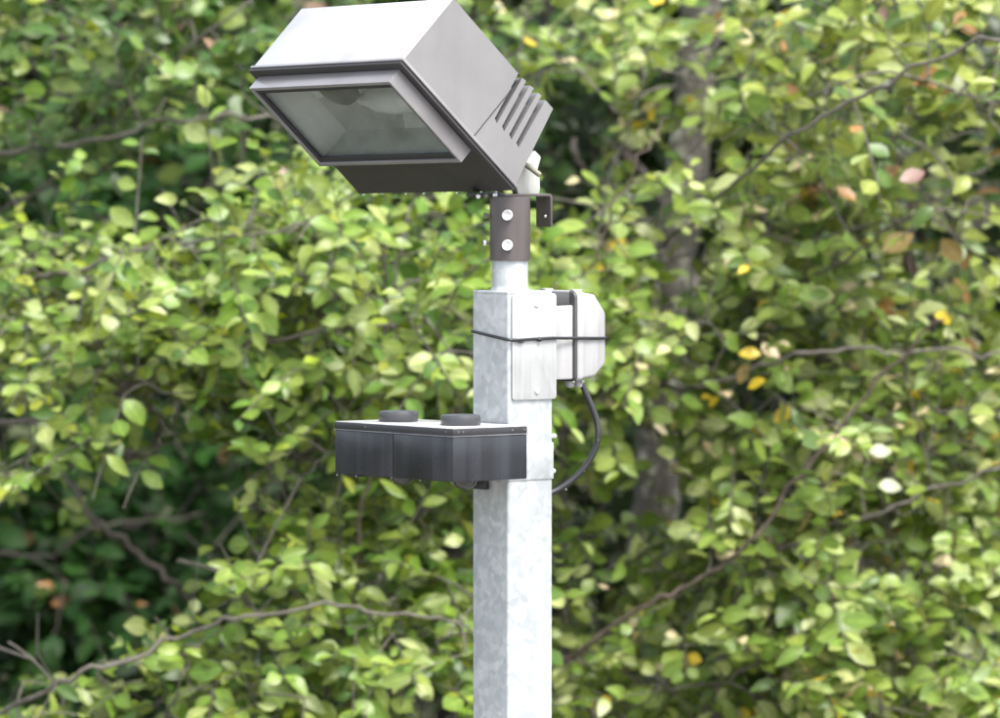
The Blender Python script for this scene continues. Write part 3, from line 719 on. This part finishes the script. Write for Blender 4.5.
    if limb_fwd > 0:
        qx, qy, qz = proj(LP + LD*LL[:, None]*.5); keep = rng.uniform(0, 1, len(LP)) >= open_prob(qx, qy)*.7
        LP, LD, LN, LL = LP[keep], LD[keep], LN[keep], LL[keep]
    yv = unit(LD); xv = unit(np.cross(yv, LN)); zv = np.cross(xv, yv); xv = xv*rng.uniform(.78, 1.18, (len(LP), 1))
    n = len(LP); ti = rng.integers(0, len(TPL), n); ci = rng.integers(0, NV*3, n)
    tw = mesh_np('twigs', np.concatenate(TV), np.concatenate(TF), bark if bark != 'bark_lichen' else 'twig', root); tw['kind'] = 'stuff'
    PLANTS.append(dict(root=root, P=LP, x=xv, y=yv, z=zv, L=LL, ti=ti, ci=ci, pal=pal, mat=leafmat, simple=simple, pieces=pieces))
    return root
def tube_np(TV, TF, path, r, tv, seg=4):
    path = np.asarray(path); n = len(path); d = unit(path[-1]-path[0]); a, b, _ = basis(d)
    ang = np.linspace(0, 2*np.pi, seg, endpoint=False)
    ring = np.cos(ang)[:, None]*a + np.sin(ang)[:, None]*b
    V = (path[:, None, :] + ring[None]*np.asarray(r)[:, None, None]).reshape(-1, 3)
    i = np.arange(n-1)[:, None]*seg; k = np.arange(seg)[None]; k2 = (k+1) % seg
    Fq = np.stack([i+k, i+k2, i+seg+k2, i+seg+k], -1).reshape(-1, 4)
    TV.append(V); TF.append(Fq+tv); return tv+len(V)

# ---- front layer, left
plant('willow_shrub', 'bright green leafy shrub filling the middle left behind the black box', 'shrub',
      [([(-120, 320, 3.8), (0, 285, 3.6), (80, 268, 3.4), (160, 248, 3.3), (250, 236, 3.2), (340, 215, 3.2)], .011, .004),
       ([(-60, 420, 3.9), (60, 400, 3.6), (180, 360, 3.4), (300, 330, 3.3), (420, 318, 3.3), (500, 325, 3.4)], .012, .004),
       ([(250, 560, 4.2), (290, 470, 3.8), (340, 400, 3.5), (380, 330, 3.4), (400, 250, 3.4)], .012, .005),
       ([(302, 475, 3.2), (316, 455, 3.15), (330, 438, 3.1), (345, 415, 3.1)], .004, .003)],
      [(60, 310, 3.6, 110, 50, .5, 120), (190, 285, 3.4, 120, 60, .5, 170), (310, 255, 3.3, 90, 60, .45, 140), (400, 320, 3.3, 90, 80, .5, 170),
       (250, 350, 3.2, 150, 55, .45, 170), (110, 380, 3.3, 120, 34, .4, 80), (330, 430, 3.3, 110, 48, .45, 110), (120, 455, 3.0, 55, 22, .25, 22), (30, 480, 3.0, 40, 40, .25, 26), (185, 545, 3.0, 40, 20, .2, 12), (20, 640, 3.0, 30, 30, .2, 12),
       (440, 400, 3.5, 60, 80, .5, 70), (-90, 370, 3.8, 90, 110, .6, 100), (230, 215, 3.3, 60, 22, .3, 30), (520, 330, 3.8, 60, 100, .5, 60)], 'willow', dens=.55, limb_fwd=.2)
plant('low_willow_shrub', 'pale green leafy shrub along the bottom left below the black box', 'shrub',
      [([(-120, 760, 3.4), (15, 706, 3.1), (95, 672, 3.0), (180, 642, 3.0), (260, 628, 2.95), (350, 616, 2.95), (420, 622, 3.0), (480, 634, 3.05)], .009, .0055),
       ([(165, 720, 3.1), (183, 690, 3.0), (200, 642, 3.0)], .005, .003),
       ([(420, 820, 3.6), (400, 700, 3.4), (370, 600, 3.3), (365, 520, 3.2), (372, 470, 3.2)], .010, .005, 'branch', 'bark_red'),
       ([(300, 800, 3.5), (330, 690, 3.3), (300, 600, 3.2), (260, 560, 3.1)], .008, .004)],
      [(40, 695, 3.0, 60, 26, .3, 30), (140, 672, 3.0, 80, 22, .3, 34), (235, 600, 3.05, 45, 34, .3, 36), (300, 545, 3.2, 70, 50, .4, 75), (400, 540, 3.4, 75, 70, .5, 120),
       (330, 655, 3.1, 110, 48, .4, 120), (430, 640, 3.3, 70, 70, .45, 100), (250, 690, 3.1, 120, 30, .35, 80), (390, 480, 3.5, 70, 40, .4, 50), (240, 770, 3.4, 260, 50, .5, 110)], 'willow', dens=.55, limb_fwd=.2)
# ---- front layer, right
plant('willow_shrub', 'loose pale green shrub with the yellow leaves right of the junction box', 'shrub',
      [([(600, 800, 3.8), (575, 640, 3.7), (570, 480, 3.7), (585, 330, 3.6), (610, 210, 3.6), (640, 100, 3.6)], .009, .003),
       ([(588, 268, 3.1), (600, 225, 3.1), (625, 185, 3.1), (650, 145, 3.15), (668, 118, 3.2)], .0042, .003, 'branch', 'bark_red'),
       ([(578, 400, 3.75), (640, 385, 3.5), (720, 368, 3.2), (780, 350, 3.1), (860, 340, 3.1), (930, 345, 3.1), (1010, 352, 3.1)], .009, .006),
       ([(665, 330, 3.4), (690, 355, 3.3), (715, 368, 3.2)], .005, .004)],
      [(600, 330, 3.4, 45, 75, .4, 60), (645, 230, 3.3, 50, 55, .4, 40), (640, 350, 3.2, 50, 35, .35, 30), (600, 430, 3.5, 40, 40, .4, 30), (585, 560, 3.6, 45, 70, .4, 70),
       (740, 300, 3.3, 80, 60, .5, 110), (745, 215, 3.5, 70, 55, .5, 80), (720, 420, 3.3, 60, 45, .4, 60), (700, 50, 3.5, 60, 60, .4, 34), (600, 100, 3.9, 60, 60, .4, 45), (620, 660, 3.4, 60, 55, .4, 70)], 'olive', (0.034, 0.074), attach=1, dshift=.3, dens=.66, limb_fwd=.15)
plant('willow_shrub', 'dense yellowing shrub filling the lower right corner', 'shrub',
      [([(480, 720, 3.4), (555, 662, 3.2), (640, 610, 3.1), (700, 580, 3.05), (745, 555, 3.0), (800, 470, 3.0), (850, 402, 3.0), (900, 352, 3.0), (945, 318, 3.0)], .010, .0065, 'branch', 'bark_red'),
       ([(740, 575, 3.3), (790, 548, 3.2), (860, 515, 3.15), (940, 482, 3.15), (1020, 465, 3.15)], .009, .006),
       ([(900, 820, 3.8), (880, 700, 3.5), (860, 600, 3.3), (850, 520, 3.2)], .010, .005),
       ([(640, 820, 3.6), (690, 720, 3.3), (735, 670, 3.2), (790, 640, 3.2)], .007, .004)],
      [(760, 590, 3.2, 75, 50, .4, 80), (840, 560, 3.2, 75, 50, .45, 90), (870, 455, 3.2, 75, 50, .45, 95), (930, 570, 3.4, 80, 70, .5, 120), (945, 420, 3.4, 60, 60, .45, 80),
       (720, 660, 3.2, 85, 45, .4, 85), (850, 670, 3.2, 95, 45, .45, 110), (960, 680, 3.3, 60, 50, .4, 70), (790, 430, 3.4, 50, 50, .4, 60), (1070, 520, 3.7, 60, 160, .6, 120), (800, 770, 3.5, 230, 50, .5, 110), (730, 520, 3.6, 50, 40, .4, 35)], 'olive', (0.034, 0.074), dshift=.3, dens=.66, limb_fwd=.15)
plant('sallow_shrub', 'large leaved shrub turning rusty and pink in the upper right', 'shrub',
      [([(560, 300, 4.6), (640, 250, 4.1), (700, 205, 3.6), (770, 148, 3.0), (850, 98, 2.8), (930, 66, 2.7), (1020, 36, 2.6)], .008, .0065),
       ([(770, 290, 3.9), (830, 262, 3.6), (880, 232, 3.4), (925, 203, 3.3), (1010, 150, 3.2)], .006, .004),
       ([(930, 560, 4.8), (922, 420, 4.6), (918, 300, 4.5), (925, 180, 4.5), (930, 60, 4.5), (935, -60, 4.5)], .022, .016, 'branch', 'bark_red'),
       ([(945, 480, 4.7), (935, 340, 4.5), (905, 230, 4.4), (890, 120, 4.4), (895, 0, 4.4)], .009, .006, 'branch', 'bark_red')],
      [(900, 40, 3.5, 90, 40, .6, 60), (930, 130, 3.4, 70, 60, .6, 60), (850, 180, 3.8, 60, 70, .5, 60), (960, 240, 3.6, 50, 60, .5, 45), (830, 60, 4.0, 60, 60, .5, 50),
       (880, 290, 4.2, 80, 50, .5, 70), (1060, 150, 3.8, 60, 180, .7, 70), (900, -60, 4.2, 160, 50, .4, 50), (800, 130, 4.2, 60, 60, .5, 50)], 'autumn', (0.044, 0.078), dens=.62, limb_fwd=.2, spray=(5, 8), twig_len=(.18, .36))
plant('sallow_shrub', 'sparse dull green shrub with bare twigs in the upper left', 'shrub',
      [([(-130, 185, 4.4), (0, 162, 4.2), (90, 152, 4.1), (160, 135, 4.0), (230, 127, 4.0), (300, 126, 4.1), (380, 140, 4.3)], .010, .006),
       ([(-80, 250, 4.6), (10, 210, 4.4), (80, 165, 4.3), (150, 90, 4.2), (230, 20, 4.1), (300, -40, 4.1)], .009, .005),
       ([(80, 165, 4.3), (75, 110, 4.4), (60, 60, 4.5), (50, 0, 4.6), (45, -80, 4.6)], .007, .004),
       ([(236, 190, 4.2), (245, 160, 4.15), (247, 140, 4.1)], .004, .003, 'branch', 'bark_red')],
      [(60, 100, 4.1, 80, 30, .4, 30), (130, 70, 4.2, 70, 35, .4, 34), (200, 60, 4.2, 60, 45, .4, 30), (60, 30, 4.6, 80, 35, .4, 34), (160, 15, 4.5, 80, 30, .4, 30), (100, 145, 4.1, 70, 18, .3, 16),
       (-80, 120, 4.4, 70, 120, .5, 70), (180, -60, 4.5, 200, 45, .6, 70), (250, 30, 4.6, 40, 60, .4, 24), (230, 165, 4.3, 40, 25, .3, 12), (440, 60, 4.8, 120, 120, .5, 60)], 'dull', (0.042, 0.076), attach=2, dens=.72, limb_fwd=.2)
# ---- trees behind

def trunk_pts(*q):
    p = [P(*a) for a in q]; b = p[0].copy(); b[2] = float(ground_h(b[0], b[1])) - 0.05
    m = (b+p[0])/2 + np.array([.03, 0, 0]); return [b, m] + p
plant('lichen_tree', 'tree with a grey lichen speckled trunk right of the post', 'tree',
      [([(664, 330, 5.7), (720, 250, 5.9), (790, 160, 6.1), (840, 40, 6.3)], .022, .010),
       ([(680, 220, 4.8), (630, 150, 5.8), (580, 80, 6.0), (540, -20, 6.1)], .020, .010, 'branch', 'bark_dark'),
       ([(574, 140, 5.2), (585, 165, 5.2), (605, 190, 5.3), (640, 215, 5.5)], .012, .010, 'branch', 'bark_dark')],
      [(590, 120, 5.9, 70, 90, .6, 90), (760, 80, 6.2, 90, 90, .6, 110), (700, -100, 6.3, 220, 90, .7, 140), (800, 200, 6.4, 80, 80, .5, 70), (560, 230, 6.2, 50, 80, .5, 60), (700, -320, 6.6, 320, 130, .9, 180)],
      'far', (0.055, 0.085), trunk=(trunk_pts((652, 640, 4.8), (656, 480, 4.8), (664, 330, 4.8), (684, 190, 4.8), (697, 60, 4.8), (704, -80, 4.8), (715, -300, 4.8)), .062, .045), bark='bark_lichen')
plant('dark_undergrowth_bush', 'dark green shaded bush with a few orange leaves at the lower left', 'bush',
      [([(-100, 560, 6.4), (0, 555, 6.2), (70, 540, 6.0), (140, 525, 6.0), (205, 515, 6.0)], .008, .005),
       ([(260, 690, 6.6), (185, 600, 5.0), (140, 560, 4.9), (105, 520, 4.9), (70, 470, 5.0), (30, 400, 5.2)], .012, .010),
       ([(60, 800, 7.0), (80, 650, 6.8), (120, 560, 6.7)], .010, .005)],
      [(60, 600, 6.6, 80, 50, .4, 55), (150, 610, 6.6, 80, 45, .4, 50), (230, 520, 6.5, 70, 50, .4, 45), (50, 530, 6.8, 70, 40, .4, 30), (300, 480, 6.8, 80, 70, .4, 50), (130, 190, 6.8, 160, 55, .5, 90), (40, 220, 6.6, 80, 50, .5, 50), (130, 720, 6.6, 170, 50, .5, 60)],
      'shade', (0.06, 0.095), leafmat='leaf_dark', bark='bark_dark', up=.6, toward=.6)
FARL = (0.07, 0.105)
def far_tree(label, px, d, xs, seed_n, pal='far'):
    bl = []
    for y in range(-640, 820, 110):
        for x in xs:
            nn = seed_n if y > -60 else seed_n*0.9
            bl.append((x+rng.uniform(-30, 30), y+rng.uniform(-25, 25), d+rng.uniform(-.6, .9), 85, 75, .7, int(nn*rng.uniform(.55, 1.3))))
    plant('woodland_tree', label, 'tree',
          [([(px, 420, d), (px-60, 300, d-.3), (px-130, 170, d-.5), (px-170, 20, d-.6)], .03, .012), ([(px+5, 300, d), (px+70, 190, d-.2), (px+140, 60, d-.4)], .028, .012), ([(px, 560, d), (px+80, 480, d-.4), (px+150, 430, d-.6)], .022, .010), ([(px-3, 520, d), (px-90, 470, d-.4), (px-160, 440, d-.5)], .022, .010)],
          bl, pal, FARL, trunk=(trunk_pts((px, 700, d), (px-6, 420, d), (px+8, 150, d), (px+2, -200, d), (px+20, -480, d)), .14, .06), bark='bark_dark', leafmat='leaf_dark', simple=True, spray=(8, 12), twig_len=(.2, .42), up=.6, toward=.6, group='shaded trees behind the shrubs')
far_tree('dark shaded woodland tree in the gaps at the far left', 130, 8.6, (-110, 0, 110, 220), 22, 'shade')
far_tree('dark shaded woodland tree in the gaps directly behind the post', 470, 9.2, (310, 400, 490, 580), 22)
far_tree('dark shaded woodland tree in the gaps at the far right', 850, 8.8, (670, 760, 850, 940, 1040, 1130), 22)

# ------------------------------------------------------------------ leaves: the largest visible ones are single parts, the rest one part per plant
def finish_leaves():
    GX, GY = 500, 359
    occ = np.zeros((GY, GX), bool)
    def rect(x0, y0, x1, y1): occ[max(0, y0//2):y1//2, max(0, x0//2):x1//2] = True
    rect(472, 291, 553, 718); rect(334, 424, 527, 480); rect(489, 190, 529, 291); rect(555, 292, 606, 380); rect(300, 0, 450, 180); rect(400, 70, 520, 180)
    allc = []
    for k, pl in enumerate(PLANTS):
        c = pl['P'] + pl['y']*pl['L'][:, None]*0.5
        px, py, z = proj(c)
        view = unit(CAM - c); face = np.abs(np.sum(view*pl['z'], 1))
        size = pl['L']/z*FPX
        m = (px > -5) & (px < 1005) & (py > -5) & (py < 723)
        for i in np.nonzero(m)[0]: allc.append((z[i], k, i, px[i], py[i], size[i], face[i]))
    allc.sort()
    vis = [[] for _ in PLANTS]
    for z, k, i, x, y, s, fc in allc:
        h = max(1, int(s*0.20)); gx, gy = int(x/2), int(y/2); h2 = max(1, int(s*.2*(.35+.65*fc)))
        x0, x1, y0, y1 = max(0, gx-h), min(GX, gx+h+1), max(0, gy-h2), min(GY, gy+h2+1)
        if x1 <= x0 or y1 <= y0: continue
        sub = occ[y0:y1, x0:x1]; free = sub.size - int(sub.sum())
        if free >= 0.3*sub.size: vis[k].append((free, i))
        hh = max(1, h*2//3); occ[max(0, gy-h2+1):gy+h2, max(0, gx-hh):gx+hh+1] = True
    for k, pl in enumerate(PLANTS):
        vis[k].sort(reverse=True); single = pl['ci'] < 0; vis[k] = [q for q in vis[k] if not single[q[1]]][:pl['pieces']-int(single.sum())]
        for fr, i in vis[k][:pl['pieces']]:
            single[i] = True
        off = root_loc(pl['root'])
        for i in np.nonzero(single)[0]:
            o = bpy.data.objects.new('leaf', leaf_mesh(pl['pal'], int(pl['ci'][i]) % NV, int(pl['ti'][i]), pl['mat']) if pl['ci'][i] >= 0 else leaf_mesh('accent', int(-1-pl['ci'][i]), int(pl['ti'][i]), 'leaf'))
            L = pl['L'][i]; m = np.eye(4); m[:3, 0] = pl['x'][i]*L; m[:3, 1] = pl['y'][i]*L; m[:3, 2] = pl['z'][i]*L; m[:3, 3] = pl['P'][i]-off
            COL.objects.link(o); o.parent = pl['root']; o.matrix_local = Matrix(m.tolist())
        tpl = TPL_S if pl['simple'] else TPL
        VV = []; FF = []; CC = []; tv = 0
        for t in range(len(tpl)):
            idx = np.nonzero(~single & (pl['ti'] == t))[0]
            V, Fc = tpl[t]
            W = pl['P'][idx][:, None] + pl['L'][idx][:, None, None]*(V[None, :, 0:1]*pl['x'][idx][:, None] + V[None, :, 1:2]*pl['y'][idx][:, None] + V[None, :, 2:3]*pl['z'][idx][:, None])
            n = len(idx); VV.append(W.reshape(-1, 3)); FF.append((Fc[None] + (np.arange(n)*len(V))[:, None, None] + tv).reshape(-1, 3))
            c = np.ones((n, len(V), 4)); c[:, :, 3] = LEAF_RIB[len(V)][None]; c[:, :, :3] = PALC[pl['pal']][pl['ci'][idx]][:, None]; CC.append(c.reshape(-1, 4)); tv += n*len(V)
        o = mesh_np('foliage', np.concatenate(VV), np.concatenate(FF), pl['mat'], pl['root'], np.concatenate(CC)); o['kind'] = 'stuff'
        print('PLANT', pl['root'].name, len(pl['P']), 'single', int(single.sum()), 'visible', len(vis[k]))
# single leaves of striking colour: (plant, px, py, d, length, colour, blade heading in degrees)
for k, px, py, d, L, ci, ang in ((2, 750, 353, 3.2, .050, 0, 175), (2, 744, 374, 3.3, .050, 5, 60), (2, 756, 383, 3.2, .046, 0, 200), (3, 880, 450, 2.9, .050, 1, 10), (3, 890, 485, 3.0, .052, 1, 5), (4, 960, 86, 3.0, .046, 1, 80),
                                 (4, 912, 177, 3.1, .060, 2, 15), (4, 885, 14, 3.3, .048, 2, 30), (4, 898, 244, 3.2, .078, 5, 25), (4, 952, 250, 3.2, .070, 5, 130), (7, 48, 588, 6.2, .060, 3, 150), (7, 62, 602, 6.3, .060, 3, 10), (7, 140, 606, 6.3, .04, 3, 20),
                                 (1, 163, 640, 2.8, .032, 4, 100), (1, 168, 647, 2.8, .026, 4, 20), (0, 277, 188, 3.2, .05, 4, 95)):
    pl = PLANTS[k]; t = math.radians(ang); yv = np.array([math.cos(t), rng.uniform(-.5, .3), math.sin(t)]); yv /= np.linalg.norm(yv)
    xv = np.cross(yv, [rng.normal(0, .35), -.8, .6]); xv /= np.linalg.norm(xv); zv = np.cross(xv, yv)
    for a, n in (('P', P(px, py, d) - yv*L*.5), ('x', xv), ('y', yv), ('z', zv)): pl[a] = np.vstack([pl[a], n])
    pl['L'] = np.append(pl['L'], L); pl['ti'] = np.append(pl['ti'], [0, 1, 3][ci % 3]); pl['ci'] = np.append(pl['ci'], -1-ci)
finish_leaves()
